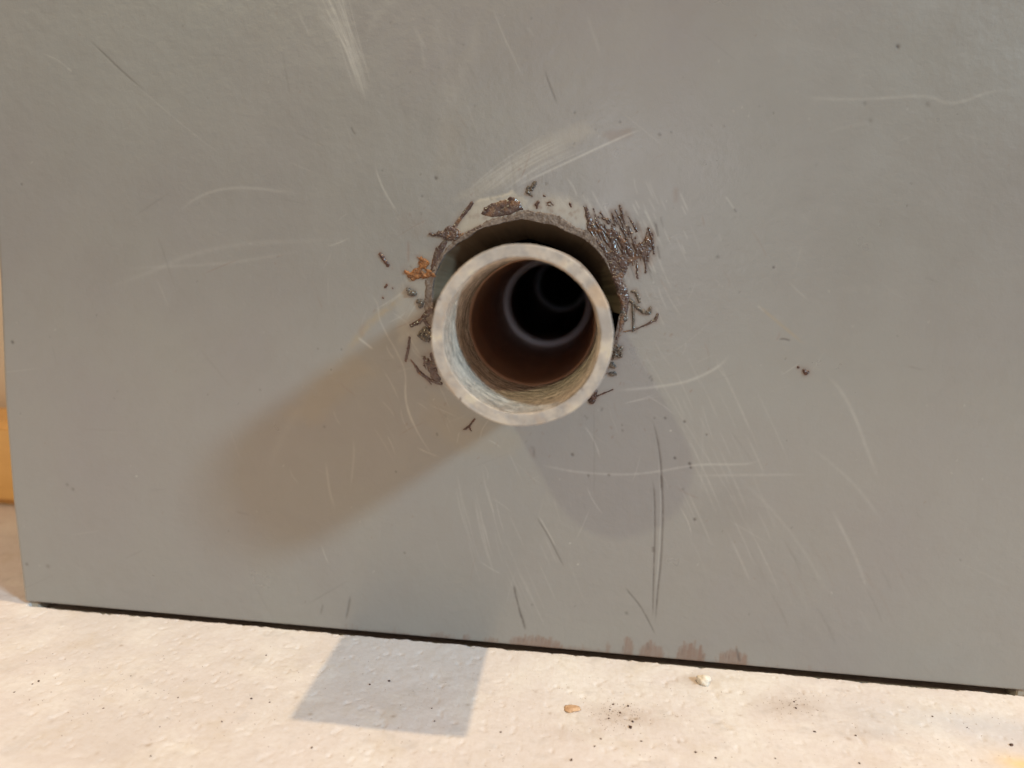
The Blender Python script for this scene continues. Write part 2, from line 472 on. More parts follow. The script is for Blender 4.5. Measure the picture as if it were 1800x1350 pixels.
for k in range(26):
    x = random.uniform(1280, 1580); y = random.uniform(930, 1090); l = random.uniform(40, 120)
    stroke(random.choice(['pale', 'dark', 'brown']), curve([(x, y), (x + l * .3, y + l * .5), (x + l * .5, y + l)]), random.uniform(1.5, 3), random.uniform(.05, .14), .3, .4)
for k in range(16):
    x = random.uniform(800, 880); y = random.uniform(820, 930); l = random.uniform(50, 140)
    stroke('light', curve([(x, y), (x + l * .1, y + l * .5), (x + l * .25, y + l)]), random.uniform(1.2, 2), random.uniform(.10, .25), .3, .4)
for k in range(12):
    x = random.uniform(880, 960); y = random.uniform(900, 1010); l = random.uniform(50, 120)
    stroke('light', [(x, y), (x + l * .45, y + l)], random.uniform(1.2, 2), random.uniform(.08, .2), .3, .4)
for k in range(26):                                    # short scrapes beside the sealant smear
    x = random.uniform(1010, 1150); y = random.uniform(330, 410); l = random.uniform(18, 52)
    stroke('light', [(x, y), (x + l * .5, y + l)], random.uniform(1.0, 1.6), random.uniform(.25, .6), .3)
for k in range(18):
    x = random.uniform(1120, 1200); y = random.uniform(310, 560); l = random.uniform(15, 60)
    stroke('light', [(x, y), (x + l * .45, y + l)], 1.3, random.uniform(.12, .4), .3)
for k in range(12):                                    # pale short rubs on the upper right
    x = random.uniform(1380, 1760); y = random.uniform(120, 620); l = random.uniform(20, 70)
    stroke('pale', [(x, y), (x + l * .8, y + l * random.uniform(-.3, .8))], random.uniform(4, 10), random.uniform(.08, .18), .4, .5)
stroke('light', curve([(1400, 170), (1500, 175), (1622, 169), (1660, 180), (1693, 178), (1740, 162), (1800, 156)]), 3, .22, .2, .5)
stroke('light', curve([(1440, 238), (1480, 225), (1540, 214)]), 3, .1, .3)
stroke('light', [(1274, 343), (1293, 371)], 1.5, .45, .2); stroke('dark', [(1291, 368), (1294, 372)], 1.4, .5, 0)
stroke('yellow', curve([(1325, 530), (1360, 560), (1420, 610)]), 2.5, .35, .3)
stroke('light', [(1330, 535), (1345, 550)], 1.5, .3, .3)
stroke('dark', curve([(1368, 596), (1380, 596), (1391, 600)]), 1.7, .6, .25)
stroke('light', [(640, 300), (600, 200)], 1.3, .06, .3)
stroke('light', [(1090, 195), (1170, 260)], 1.3, .15, .3)
stroke('light', curve([(1150, 640), (1210, 600), (1255, 560)]), 1.6, .10, .3)
stroke('light', curve([(1235, 700), (1235, 800), (1230, 900)]), 2.0, .08, .3)
rk = random.Random(77)
for k in range(150):                                   # fine overlapping hairline scuffs round the pipe
    a = rk.uniform(0, 6.283); r = abs(rk.gauss(0, 130)) + 165
    x = 925 + r * math.cos(a) * 1.15; y = 570 + r * math.sin(a); l = rk.uniform(18, 85); th = rk.choice([1.1, 1.15, 1.25, 2.7, .6, 1.9]) + rk.gauss(0, .12)
    bend = rk.uniform(-5, 5)
    stroke(rk.choice(['light', 'light', 'light', 'pale', 'brown']), curve([(x, y), (x + l * .5 * math.cos(th) + bend, y + l * .5 * math.sin(th)), (x + l * math.cos(th), y + l * math.sin(th))], 4),
           rk.uniform(.9, 1.6), rk.uniform(.10, .42), .3, .5)
for k in range(70):                                    # wide faint hairs over the rest of the sheet
    x = rk.uniform(30, 1780); y = rk.uniform(10, 1050); l = rk.uniform(30, 130); th = rk.choice([1.1, 1.2, 2.9, .3]) + rk.gauss(0, .2)
    stroke(rk.choice(['light', 'pale', 'dark']), [(x, y), (x + l * math.cos(th), y + l * math.sin(th))], rk.uniform(.9, 2.2), rk.uniform(.05, .16), .35, .5)
# --- dark gouges
stroke('dark', curve([(1139, 733), (1146, 740), (1152, 757), (1160, 800), (1163, 845), (1165, 900), (1162, 980), (1156, 1040), (1151, 1100)]), 1.7, .62, .12, .35)
stroke('dark', [(1162, 830), (1164, 865)], 2.6, .55, .3)
stroke('light', curve([(1157, 800), (1160, 850), (1161, 900), (1158, 980), (1153, 1040)]), 1.2, .35, .15)
stroke('dark', curve([(1144, 836), (1150, 868), (1151, 940), (1149, 1000), (1147, 1092)]), 1.6, .60, .15, .35)
stroke('dark', [(1148, 960), (1149, 972)], 3, .5, .2)
stroke('dark', curve([(1098, 1030), (1106, 1042), (1124, 1064), (1140, 1092), (1153, 1118)]), 1.5, .55, .15, .3)
stroke('dark', curve([(902, 1026), (907, 1050), (913, 1074), (919, 1092), (924, 1110)]), 2.2, .62, .12, .45)
stroke('light', curve([(906, 1050), (912, 1075)]), 1.3, .4)
stroke('dark', curve([(940, 905), (962, 940), (980, 975), (993, 1000)]), 1.5, .50, .2)
stroke('light', curve([(946, 905), (966, 940), (978, 962)]), 1.4, .5, .2)
stroke('dark', curve([(616, 1044), (612, 1070), (607, 1092)]), 2.0, .5, .25, .3)
stroke('dark', curve([(568, 1060), (563, 1082)]), 1.8, .35, .3)
stroke('dark', curve([(719, 592), (718, 612), (713, 636)]), 3.2, .55, .2, .5)
stroke('brown', [(718, 420), (718, 465)], 2.2, .5, .25)
for x, y0, y1, w, a in ((1152, 390, 420, 1.6, .55), (1155, 430, 458, 1.5, .5), (1161, 380, 402, 1.3, .3), (1091, 375, 395, 2, .5), (1046, 395, 410, 1.5, .4)):
    stroke('dark', [(x, y0), (x + 5, y1)], w, a, .2)
stroke('dark', [(1044, 700), (1044, 880)], 1.2, .14, .2)
# --- specks in the paint
for x, y, r, a in ((1006, 799, 2.6, .8), (1186, 805, 2.4, .85), (1212, 815, 2.6, .9), (1214, 822, 2, .8), (1221, 913, 2.6, .8), (1169, 735, 2.2, .7),
                   (1203, 741, 2.2, .8), (1242, 764, 1.6, .7), (1150, 735, 1.6, .5), (1578, 82, 3.2, .8), (1360, 470, 2, .75), (1262, 452, 3, .4),
                   (22, 601, 3, .7), (38, 324, 1.8, .5), (570, 750, 2.3, .4), (711, 972, 2, .55), (766, 313, 3, .7), (696, 829, 1.6, .6),
                   (118, 852, 3, .4), (128, 860, 3, .4), (47, 992, 3, .5), (84, 996, 4, .35), (1101, 1078, 3, .45), (1070, 835, 2.4, .5),
                   (1034, 836, 2.4, .5), (1094, 757, 2.2, .4), (1010, 198, 2, .4), (1090, 214, 2, .5), (1160, 236, 2.4, .5), (1180, 232, 1.8, .4),
                   (1520, 182, 3, .3), (1630, 184, 4, .3), (1530, 212, 4, .25), (742, 345, 2, .4), (935, 1063, 2, .4), (1200, 860, 2, .4),
                   (600, 614, 1.6, .5), (559, 613, 1.5, .4), (457, 685, 2, .3), (672, 300, 1.5, .4)):
    stroke('dark', [(x - .4, y - .4), (x + .4, y + .6)], r * .9, a, 0)
for x, y in ((240, 837), (1179, 757), (1016, 992), (1002, 955)):
    stroke('light', [(x - .5, y), (x + .5, y)], 1.6, .85, 0)
for k in range(170):                                   # dust-fine specks
    x = random.uniform(20, 1780); y = random.uniform(10, 1080)
    stroke(random.choice(['dark', 'light', 'brown']), [(x, y), (x + random.uniform(-2, 2), y + 2)], random.uniform(.8, 1.5), random.uniform(.12, .4), 0)
for k in range(90):
    a = random.uniform(0, 6.28); r = random.gauss(215, 45)
    x = 925 + r * math.cos(a); y = 570 + r * math.sin(a)
    stroke(random.choice(['dark', 'brown', 'brown']), [(x, y), (x + random.uniform(-3, 3), y + 3)], random.uniform(1, 2), random.uniform(.15, .55), 0)
# --- soft stains
stroke('yellow', curve([(716, 508), (690, 535), (650, 568), (632, 590), (605, 625)]), 7, .38, .25, .6)
stroke('brown', curve([(646, 565), (634, 580), (640, 595)]), 4, .3, .3, .5)
paint_poly('yellow', [(560, 660), (620, 620), (660, 650), (600, 700), (560, 745), (505, 730)], .20, soft=40, rag=3)
paint_poly('cream', [(790, 440), (800, 380), (850, 350), (930, 340), (1010, 345), (1060, 390), (1040, 430), (930, 395), (850, 405)], .18, soft=24, rag=2)
paint_poly('cream', [(798, 424), (806, 392), (833, 356), (868, 348), (898, 341), (922, 345), (920, 372), (880, 386), (846, 398), (818, 416)], .42, soft=6, rag=3.4, scale=1.4)
for k in range(26):
    x = random.uniform(805, 1040); y = 372 + abs(x - 925) ** 2 / 700 + random.uniform(-16, 6)
    stroke('brown', [(x, y), (x + random.uniform(4, 20), y + random.uniform(-4, 9))], random.uniform(1.5, 4.5), random.uniform(.2, .55), .2, .8)
stroke('cream', curve([(831, 357), (848, 351), (870, 347), (892, 342), (905, 336)]), 2.2, .6, .15, .3)
paint_poly('cream', [(925, 358), (960, 350), (1010, 352), (1042, 372), (1035, 398), (1000, 388), (965, 372), (930, 370)], .30, soft=12, rag=3)
paint_poly('cream', [(765, 446), (752, 470), (748, 540), (735, 600), (700, 600), (700, 520), (718, 470), (745, 440)], .20, soft=22, rag=2)
stroke('brown', [(690, 385), (735, 395), (740, 430)], 16, .12, .3, .8)
stroke('brown', [(1189, 325), (1188, 360)], 4.5, .3, .3, .6)
paint_poly('yellow', [(760, 690), (860, 755), (930, 760), (900, 800), (820, 800), (740, 740)], .16, soft=30, rag=2)
stroke('brown', curve([(935, 782), (933, 795), (944, 808)]), 4, .22, .3, .8)
stroke('dark', curve([(930, 782), (938, 790), (938, 806)]), 2.5, .25, .3, .9)
paint_poly('dark', [(1230, 870), (1290, 850), (1330, 900), (1280, 950), (1220, 930)], .07, soft=40, rag=4)
paint_poly('brown', [(1085, 440), (1120, 400), (1150, 410), (1150, 450), (1110, 500), (1090, 490)], .12, soft=16, rag=2)
# --- scraped paint along the bottom edge, upright bristle marks
for x0, x1, top, a in ((1190, 1238, 36, .62), (1264, 1312, 34, .55), (1124, 1164, 30, .48), (1094, 1111, 40, .6), (1066, 1069, 26, .5),
                       (898, 985, 22, .55), (852, 876, 14, .35), (758, 790, 12, .35), (812, 826, 14, .3), (985, 1060, 7, .22), (640, 720, 5, .15)):
    if top > 20:
        yy = lambda x: 1138 + (x - 925) * .0895
        paint_poly('brown', [(x0, yy(x0)), (x0 + 3, yy(x0) - top * .7), ((x0 + x1) / 2, yy(x0) - top * .8), (x1 - 2, yy(x1) - top * .6), (x1, yy(x1))], a * .6, soft=5, rag=2.2, seed=45, scale=1.2)
    x = x0
    while x < x1:
        yb = 1136 + (x - 925) * .0895
        t = (x - x0) / max(x1 - x0, 1); hgt = top * (.45 + .55 * random.random()) * (1 - .5 * abs(2 * t - 1) ** 3)
        stroke('brown', [(x + random.uniform(-1, 3) + hgt * .08, yb - hgt), (x, yb)], random.uniform(1.5, 3.0), min(.95, a * random.uniform(.6, 1.5)), .0, .4)
        if random.random() < .2: stroke('dark', [(x, yb - hgt), (x + 1, yb - hgt * .4)], 1.2, .25, .2)
        x += random.uniform(1.6, 3.6)
stroke('dark', [(1294, 1138), (1301, 1165)], 2.0, .55, .15)
for k in range(60):
    x = random.uniform(600, 1500); yb = 1136 + (x - 925) * .0895
    stroke('brown', [(x, yb - random.uniform(2, 12)), (x + 1, yb)], 1.4, random.uniform(.1, .4), 0)
for k in range(40):
    x = random.uniform(60, 1790); yb = 1136 + (x - 925) * .0895
    stroke('dark', [(x - 4, yb), (x + 4, yb)], 1.6, random.uniform(.1, .4), .3)

# grid to surface: gentle unevenness, raised edge round the hole, gouges cut in, bottom lip
ex = np.interp(Z, [-98, -70, -42, -14, 70], [-143.1, -144.6, -145.0, -144.2, -144.0])
XX = np.maximum(X, ex)
YY = .10 * (fbm(X, Z, 60, 2, 3) - .5) + .10 * lay['dep'] - .02 * (fbm(X, Z, 2.2, 3, 8) - .5)
ra = np.arctan2(Z - hc[1], X - hc[0]); rr = np.hypot(X - hc[0], Z - hc[1]); hR = hole_r(ra)
dh = rr - hR
YY = YY - .25 * np.exp(-np.clip(dh, 0, None) / 1.6) * (.4 + 1.2 * fbm(X, Z, 3, 3, 5))
snap = (dh < 0) & (dh > -STEP * 1.5)
SX = np.where(snap, hc[0] + hR * np.cos(ra), XX); SZ = np.where(snap, hc[1] + hR * np.sin(ra), Z)
edge = np.minimum(np.minimum(X - xs[0], 112.3 - X), Z - zs[0])       # rounded border
YY = YY + 1.1 * (1 - np.sqrt(np.clip(1 - (1 - np.clip((X - ex) / 1.3, 0, 1)) ** 2, 0, 1))) + .5 * (1 - np.sqrt(np.clip(1 - (1 - np.clip((Z - zs[0]) / .6, 0, 1)) ** 2, 0, 1)))
inside = dh < -STEP * 1.5
bad = inside
keep = ~(bad[:-1, :-1] | bad[1:, :-1] | bad[1:, 1:] | bad[:-1, 1:])
allsnap = snap[:-1, :-1] & snap[1:, :-1] & snap[1:, 1:] & snap[:-1, 1:]
keep &= ~allsnap
P = np.stack([SX, YY, SZ - FLOOR], -1) * MM
cab = bpy.data.objects.new('cabinet', None); SC.collection.objects.link(cab)
cab.location = (-0.018, 0.0, 0.0)
OFF = Vector((0.018, 0, 0))
tag(cab, 'grey painted metal cabinet front, scratched and stained, with a ragged round hole', 'cabinet')
fp = link('front_panel', bpy.data.meshes.new('tmp'), None, cab)
fp.location = OFF

# the rest of the box behind the front
def cpart(nm, me, mt, par=cab):
    o = link(nm, me, mt, par)
    if par is cab: o.location = OFF
    return o
cpart('side_panel', box_mesh('side', -141.6, -140.4, 1.3, 330, 1.6, 240, 0), m_dull)
cpart('side_panel', box_mesh('side', 110.5, 111.7, 1.3, 330, 1.6, 240, 0), m_dull)
cpart('top_panel', box_mesh('top', -140.3, 110.4, 1.3, 330, 238.5, 240, 0), m_dull)
cpart('back_panel', box_mesh('back', -140.3, 110.4, 328.6, 330, 3.0, 238.4, 0), m_black)
cpart('bottom_panel', box_mesh('bottom', -140.3, 110.4, 1.6, 330, 1.7, 2.8, 0), m_black)
ub = cpart('upper_front', box_mesh('upper', -143.4, 112.2, 0.2, 1.2, 99.2 + 62, 240, 0), m_dull)
cpart('foot', box_mesh('foot', -142.5, -139.5, 1.0, 9, -2.5, 1.0, .3), m_foot)
cpart('foot', box_mesh('foot', 109.9, 111.9, 0.8, 9, -2.5, 1.0, .3), m_foot)

# thickness of the sheet round the hole, and the wavy sleeve behind it
A = np.linspace(-np.pi, np.pi, 400); r0 = hole_r(A)
prof = [(-.1, 0), (.25, .04), (.9, .02), (1.5, .10)]
Pe = np.stack([np.stack([hc[0] + (r0 + d) * np.cos(A), np.full(A.shape, y), hc[1] + (r0 + d) * np.sin(A) - FLOOR], -1) for y, d in prof]) * MM
o = cpart('cut_edge', grid_mesh('cut_edge', Pe), m_edge, fp)
A = np.linspace(math.radians(5), math.radians(200), 300); r0 = hole_r(A)
ks = np.linspace(0, 1, 24)
Pe = np.stack([np.stack([hc[0] + (r0 + .12 - 4.7 * k + .35 * np.sin(A * 5 + k * 3) * k) * np.cos(A), np.full(A.shape, 1.5 + 19 * k) + .8 * np.sin(A * 7) * k,
                         hc[1] + (r0 + .12 - 4.7 * k + .5 * np.sin(A * 4 + k) * k) * np.sin(A) - FLOOR], -1) for k in ks]) * MM
o = cpart('hole_sleeve', grid_mesh('hole_sleeve', Pe), m_sleeve)
sm = o.modifiers.new('thickness', 'SOLIDIFY'); sm.thickness = .0006; sm.offset = 1

# ------------------------------------------------------------------ residue stuck to the panel
def residue(nm, shapes, mat, height=.5, rag=.25, nscale=.7, cell=.075, polys=(), cuts=(), hole_cut=False, seed=60, label=None, parent=None):
    """lumpy crust: shapes = tapering strokes (x0, y0, r0, x1, y1, r1), photo measurements laid on the panel"""
    if mat is not m_edge:
        for a, b, c_, d, e, f_ in shapes:
            stroke('brown', [(a, b), (d, e)], max(c_, f_) * 1.25 + 2.2, .30, 0, .8)
            stroke('dark', [(a, b), (d, e)], max(c_, f_) * .9 + .8, .22, 0, .8)
    S = [(*W(a, b), c_ * .133, *W(d, e), f_ * .133) for a, b, c_, d, e, f_ in shapes]
    PP = [np.array([W(*q) for q in pl]) for pl in polys]
    xa = [s[0] for s in S] + [s[3] for s in S] + [q[0] for pl in PP for q in pl]
    za = [s[1] for s in S] + [s[4] for s in S] + [q[1] for pl in PP for q in pl]
    pad = max([s[2] for s in S] + [s[5] for s in S] + [.3]) + rag + .2
    gx = np.arange(min(xa) - pad, max(xa) + pad, cell); gz = np.arange(min(za) - pad, max(za) + pad, cell)
    xx, zz = np.meshgrid(gx, gz, indexing='ij')
    f = np.full(xx.shape, -1e3)
    for a, b, c_, d, e, f_ in S:
        dx, dz = d - a, e - b; L2 = dx * dx + dz * dz + 1e-9
        t = np.clip(((xx - a) * dx + (zz - b) * dz) / L2, 0, 1)
        f = np.maximum(f, c_ + (f_ - c_) * t - np.hypot(xx - a - t * dx, zz - b - t * dz))
    for pl in PP: f = np.maximum(f, poly_sd(xx, zz, pl))
    f = f + (rag + .05) * (fbm(xx, zz, nscale, 4, seed) - .5) * 2 + .10 * (fbm(xx, zz, .3, 2, seed + 9) - .5)
    for a, b, c_, d, e, f_ in cuts:                    # scraped-through places where the paint shows
        (a, b), (d, e) = W(a, b), W(d, e); dx, dz = d - a, e - b
        t = np.clip(((xx - a) * dx + (zz - b) * dz) / (dx * dx + dz * dz + 1e-9), 0, 1)
        f = np.minimum(f, np.hypot(xx - a - t * dx, zz - b - t * dz) - (c_ + (f_ - c_) * t) * .133)
    lump = .35 + 1.1 * fbm(xx, zz, nscale * .8, 4, seed + 5)
    hgt = np.where(f > 0, .72 * height * lump * np.sqrt(np.clip(f / .45, 0, 1)), -.12)
    dd0 = np.hypot(xx - hc[0], zz - hc[1]) - hole_r(np.arctan2(zz - hc[1], xx - hc[0]))
    Y = -hgt - .25 * np.exp(-np.clip(dd0, 0, None) / 1.6) * (.4 + 1.2 * fbm(xx, zz, 3, 3, 5))      # follows the raised lip
    if hole_cut:
        a_ = np.arctan2(zz - hc[1], xx - hc[0]); dd = np.hypot(xx - hc[0], zz - hc[1]) - hole_r(a_)
        a_in = dd < 0
        Y = np.where(a_in & (dd > -cell * 2.2), 1.1, Y)
        hr_ = hole_r(a_) - .02
        xx = np.where(a_in, hc[0] + hr_ * np.cos(a_), xx); zz = np.where(a_in, hc[1] + hr_ * np.sin(a_), zz)
        f = np.where(dd < -cell * 2.2, -1, f)
        k2 = ~((dd < -cell * 2.2)[:-1, :-1] | (dd < -cell * 2.2)[1:, :-1] | (dd < -cell * 2.2)[1:, 1:] | (dd < -cell * 2.2)[:-1, 1:])
    else: k2 = True
    fi = f > 0
    kp = (fi[:-1, :-1] | fi[1:, :-1] | fi[1:, 1:] | fi[:-1, 1:]) & k2
    o = link(nm, grid_mesh(nm, np.stack([xx, Y - .03, zz - FLOOR], -1) * MM, kp), mat, parent or fp)
    if label: o['label'] = label
    return o


outer_band = [(748, 560), (746, 520), (750, 492), (756, 480), (765, 462), (776, 445), (790, 430), (812, 412), (838, 401), (850, 392), (864, 384), (882, 381), (896, 377), (910, 373),
              (923, 369), (938, 371), (950, 372), (962, 374), (973, 376), (985, 381), (993, 386), (1004, 393), (1012, 399), (1025, 403), (1035, 405), (1048, 412), (1060, 422), (1076, 436),
              (1086, 460), (1094, 485), (1102, 505), (1104, 530), (1103, 548), (1096, 570), (1088, 600), (1070, 655), (1020, 700), (900, 715), (800, 650)]
residue('hole_border', [], m_edge, .34, .30, .6, .09, polys=[outer_band], hole_cut=True, seed=61)

residue('sealant_patch', [(812, 413, 2, 846, 398, 3)], m_seal, .35, .22, .6, polys=[[(852, 364), (866, 358), (880, 353), (892, 350), (898, 345), (906, 349), (914, 355), (919, 368), (900, 376), (882, 380), (864, 382), (845, 376)]],
        seed=70, label='flat brown sealant patch above the hole')
residue('sealant_lump', [(803, 392, 3, 830, 358, 3.5), (798, 402, 4, 806, 388, 3)], m_seal, .3, .15, .6, seed=71)
residue('sealant_lump', [(756, 411, 1, 764, 414, 2.5)], m_seal, .8, .42, .5, polys=[[(762, 413), (772, 405), (781, 408), (784, 400), (792, 396), (803, 399), (812, 409), (809, 418), (799, 424), (786, 421), (774, 417)]], seed=72)
residue('sealant_lump', [(783, 424, 4, 772, 440, 7), (772, 440, 7, 764, 468, 7), (764, 468, 6, 760, 482, 5)], m_seal, .3, .2, .6, seed=73)
residue('rust_flake', [(713, 478, 3, 728, 485, 6), (728, 485, 6, 748, 484, 6), (748, 482, 4, 761, 483, 4), (735, 474, 3, 745, 466, 4), (741, 456, 5, 750, 462, 5), (734, 452, 1, 742, 458, 3)], m_rust, .7, .42, .6, polys=[[(712, 475), (722, 478), (730, 470), (738, 473), (736, 458), (746, 452), (752, 458), (752, 474), (762, 476), (761, 487), (742, 488), (724, 493), (716, 488)]], cuts=[(744, 474, 2, 748, 478, 2)], seed=74,
        label='orange rust crust left of the hole')
residue('sealant_lump', [(750, 496, 4, 756, 512, 4), (756, 512, 3.5, 759, 545, 3.5)], m_edge, .3, .2, .5, seed=75)
residue('brown_bit', [(669, 447, 3.2, 682, 466, 3.8)], m_crumb, .5, .14, .5, seed=76)
residue('brown_bit', [(678, 504, 2.6, 680, 501, 2.6)], m_crumb, .4, .1, .5, seed=77)
residue('brown_bit', [(690, 506, 1.2, 690.5, 507, 1.2)], m_crumb, .3, .05, .5, seed=78)
residue('brown_bit', [(673, 523, 1.6, 674, 524, 1.6)], m_crumb, .3, .05, .5, seed=79)
residue('glossy_bead', [(716, 508, 3, 722, 514, 6), (722, 514, 6, 729, 517, 4.5)], m_bead, 1.1, .25, .45, seed=80)
residue('glossy_bead', [(737, 530, 5, 741, 535, 5), (741, 530, 4, 738, 538, 3)], m_bead, 1.1, .22, .45, seed=81)
residue('sealant_lump', [(724, 572, 4, 738, 565, 4), (738, 565, 4, 752, 550, 6), (752, 550, 6, 757, 545, 6), (745, 562, 3, 756, 575, 4)], m_seal, .55, .25, .5, seed=82)
residue('glossy_bead', [(741, 588, 7, 750, 594, 8), (748, 580, 6, 756, 590, 6)], m_bead, 1.3, .3, .45, seed=83)
residue('sealant_lump', [(746, 628, 4, 752, 640, 8), (752, 640, 8, 768, 668, 6), (760, 622, 3, 764, 650, 6)], m_seal, .45, .5, .7, cuts=[(748, 640, 1, 752, 655, 1)], seed=84)
residue('sealant_lump', [(722, 632, .8, 738, 655, 3.2), (738, 655, 3.2, 756, 668, 3), (756, 668, 3, 775, 674, 3.5), (748, 662, 2, 758, 675, 1)], m_seal, .35, .12, .5, seed=85)
residue('brown_bit', [(834, 737, 1.6, 824, 750, 2.2), (824, 750, 2.4, 816, 755, 1.6), (824, 750, 1.5, 828, 757, 1)], m_crumb, .3, .12, .4, seed=86)
residue('sealant_lump', [(720, 593, 2.2, 718, 612, 2.2), (718, 612, 2, 713, 635, 2)], m_seal, .2, .12, .4, seed=87)
# bits above the hole
residue('brown_bit', [(940, 322, 3.4, 934, 332, 3.4), (929, 329, 3, 927, 338, 3.2), (927, 338, 2.4, 936, 345, 1.4)], m_bead, .6, .2, .4, seed=88)
residue('brown_bit', [(946, 355, 2.5, 943, 360, 3), (943, 360, 2, 944, 366, 1)], m_crumb, .35, .12, .4, seed=89)
residue('brown_bit', [(961, 357, 1.6, 968, 355, 1.6), (968, 355, 1.4, 972, 360, 1.4), (962, 360, 1.2, 968, 362, 1)], m_seal, .2, .15, .4, seed=90)
residue('brown_bit', [(956, 344, 1.6, 958, 345, 1.4)], m_crumb, .25, .08, .4, seed=91)
residue('brown_bit', [(1002, 358, 1.8, 1004, 363, 1.4)], m_crumb, .25, .08, .4, seed=92)
# the big smear right of the hole with its hairs
Q = lambda L: [(880 + x / 3.215, 300 + y / 3.215) for x, y in L]
mass = Q([(490, 335), (485, 280), (470, 200), (492, 215), (508, 262), (530, 300), (538, 262), (556, 305), (585, 300), (600, 330), (640, 320), (650, 345), (672, 345), (700, 385), (722, 408),
          (730, 436), (760, 418), (790, 405), (812, 400), (820, 372), (845, 380), (860, 405), (855, 440), (838, 470), (815, 485), (780, 498), (742, 520), (718, 540), (704, 580),
          (694, 620), (712, 660), (722, 700), (704, 745), (694, 785), (668, 730), (648, 650), (625, 575), (595, 505), (565, 445), (530, 390)])
big = []
rs = random.Random(5)
for k in range(22):
    x = rs.uniform(1034, 1106); y = rs.uniform(372, 425) + max(0, (1060 - x)) * -.3
    l = rs.uniform(18, 48); sl = rs.uniform(.25, .62)
    big.append((x, y, .3, x + l * sl, y + l, rs.uniform(1.2, 2.8)))
for k in range(20):
    x = rs.uniform(1096, 1148); y = 446 - (x - 1096) * .4
    l = rs.uniform(10, 34) * (1 if rs.random() < .6 else -.7)
    big.append((x, y, 3, x + rs.uniform(-3, 5), y + l, .4))
for x0, y0, x1, y1 in ((1030, 362, 1036, 385), (1036, 380, 1056, 408), (1046, 380, 1062, 406), (1090, 362, 1094, 392), (1082, 370, 1098, 402), (1092, 366, 1100, 410),
                       (1052, 381, 1072, 388), (1140, 402, 1145, 418), (1119, 455, 1121, 488), (1133, 448, 1136, 478), (1072, 390, 1105, 412), (1056, 374, 1070, 392)):
    big.append((x0, y0, 1.0, x1, y1, 2.0))
cuts = []
for k in range(20):
    x = rs.uniform(1040, 1110); y = rs.uniform(378, 425); l = rs.uniform(8, 26)
    cuts.append((x, y, .4, x + l * rs.uniform(.3, .7), y + l, rs.uniform(.6, 1.8)))
residue('sealant_smear', big, m_seal, .55, .30, .55, .06, polys=[mass], cuts=cuts, seed=93, label='bristly dark brown sealant smear right of the hole')
residue('sealant_lump', [(1091, 500, 6, 1100, 522, 7), (1100, 522, 7, 1097, 545, 6), (1097, 545, 6, 1092, 572, 4), (1092, 572, 3.5, 1084, 595, 3)], m_seal, .6, .3, .5, seed=94)
residue('sealant_curl', curve2 := [(1111, 512, 2.5, 1118, 514, 2.8), (1118, 514, 2.8, 1124, 530, 2.6), (1108, 528, 3.2, 1120, 540, 4), (1120, 540, 3.6, 1132, 549, 3.6), (1132, 549, 3.6, 1141, 550, 3.4),
        (1141, 550, 3, 1144, 541, 2.2), (1112, 535, 2.4, 1114, 560, 2.6), (1114, 560, 2.4, 1113, 582, 1.2)], m_bead, .8, .16, .4, seed=95)
residue('sealant_curl', [(1096, 583, 1.2, 1115, 580, 1.6), (1115, 580, 1.4, 1136, 571, 1.4), (1136, 571, 1.6, 1152, 562, 2.6), (1152, 562, 3, 1156, 553, 2.6)], m_seal, .35, .12, .4, seed=96)
residue('glossy_bead', [(1083, 612, 7, 1088, 622, 7), (1080, 624, 5, 1092, 612, 4)], m_bead, 1.3, .3, .45, seed=97)
residue('glossy_bead', [(1075, 641, 5, 1079, 644, 4)], m_bead, .9, .22, .4, seed=98)
residue('glossy_bead', [(1074, 657, 3.5, 1081, 657, 4)], m_bead, .9, .2, .4, seed=99)
residue('brown_bit', [(1046, 688, 4, 1044, 697, 5), (1044, 697, 6, 1040, 704, 6)], m_crumb, .7, .2, .5, seed=100)
residue('brown_bit', [(1050, 696, 1.6, 1062, 691, 1.2), (1062, 691, 1.2, 1077, 685, .8)], m_crumb, .25, .08, .4, seed=101)
residue('brown_bit', [(1412, 650, 2, 1416, 655, 4.2), (1416, 655, 4, 1419, 654, 3)], m_crumb, .55, .14, .4, seed=102)
residue('brown_bit', [(1403, 645, 1.8, 1403.5, 646, 1.8)], m_crumb, .4, .05, .4, seed=103)
residue('glossy_bead', [(1095, 548, 5, 1098, 560, 5)], m_bead, .7, .3, .35, seed=104)

for k in range(60):                                    # fine bristle lines fanning out of the smear, dragged in the paint
    x = rs.uniform(1032, 1150); y = rs.uniform(372, 470); l = rs.uniform(14, 40); sl = rs.uniform(.2, .6)
    stroke(rs.choice(['dark', 'brown', 'brown', 'light']), [(x, y), (x + l * sl, y + l)], rs.uniform(1.0, 1.5), rs.uniform(.25, .7), .3)
fp.data = grid_mesh('front_panel', P, keep, attrs={'wear_and_shade': (lay['light'], lay['dark'], lay['brown']), 'stain': (lay['cream'], lay['yellow'], lay['pale'])})
fp.data.materials.append(m_paint)

# ------------------------------------------------------------------ pipe
pipe = bpy.data.objects.new('pipe', None); SC.collection.objects.link(pipe)
pipe.location = PIPE_W
tag(pipe, 'pale worn open pipe sticking out of the ragged hole in the grey cabinet', 'pipe')


def ppart(nm, me, mt):
    o = link(nm, me, mt, pipe); o.location = -PIPE_W; return o


OR, IR, T = 16.85, 14.5, -PL
fil = lambda cy, cr, rad, a0, a1, k=5: [(cy + rad * math.cos(math.radians(a)), cr + rad * math.sin(math.radians(a))) for a in np.linspace(a0, a1, k)]


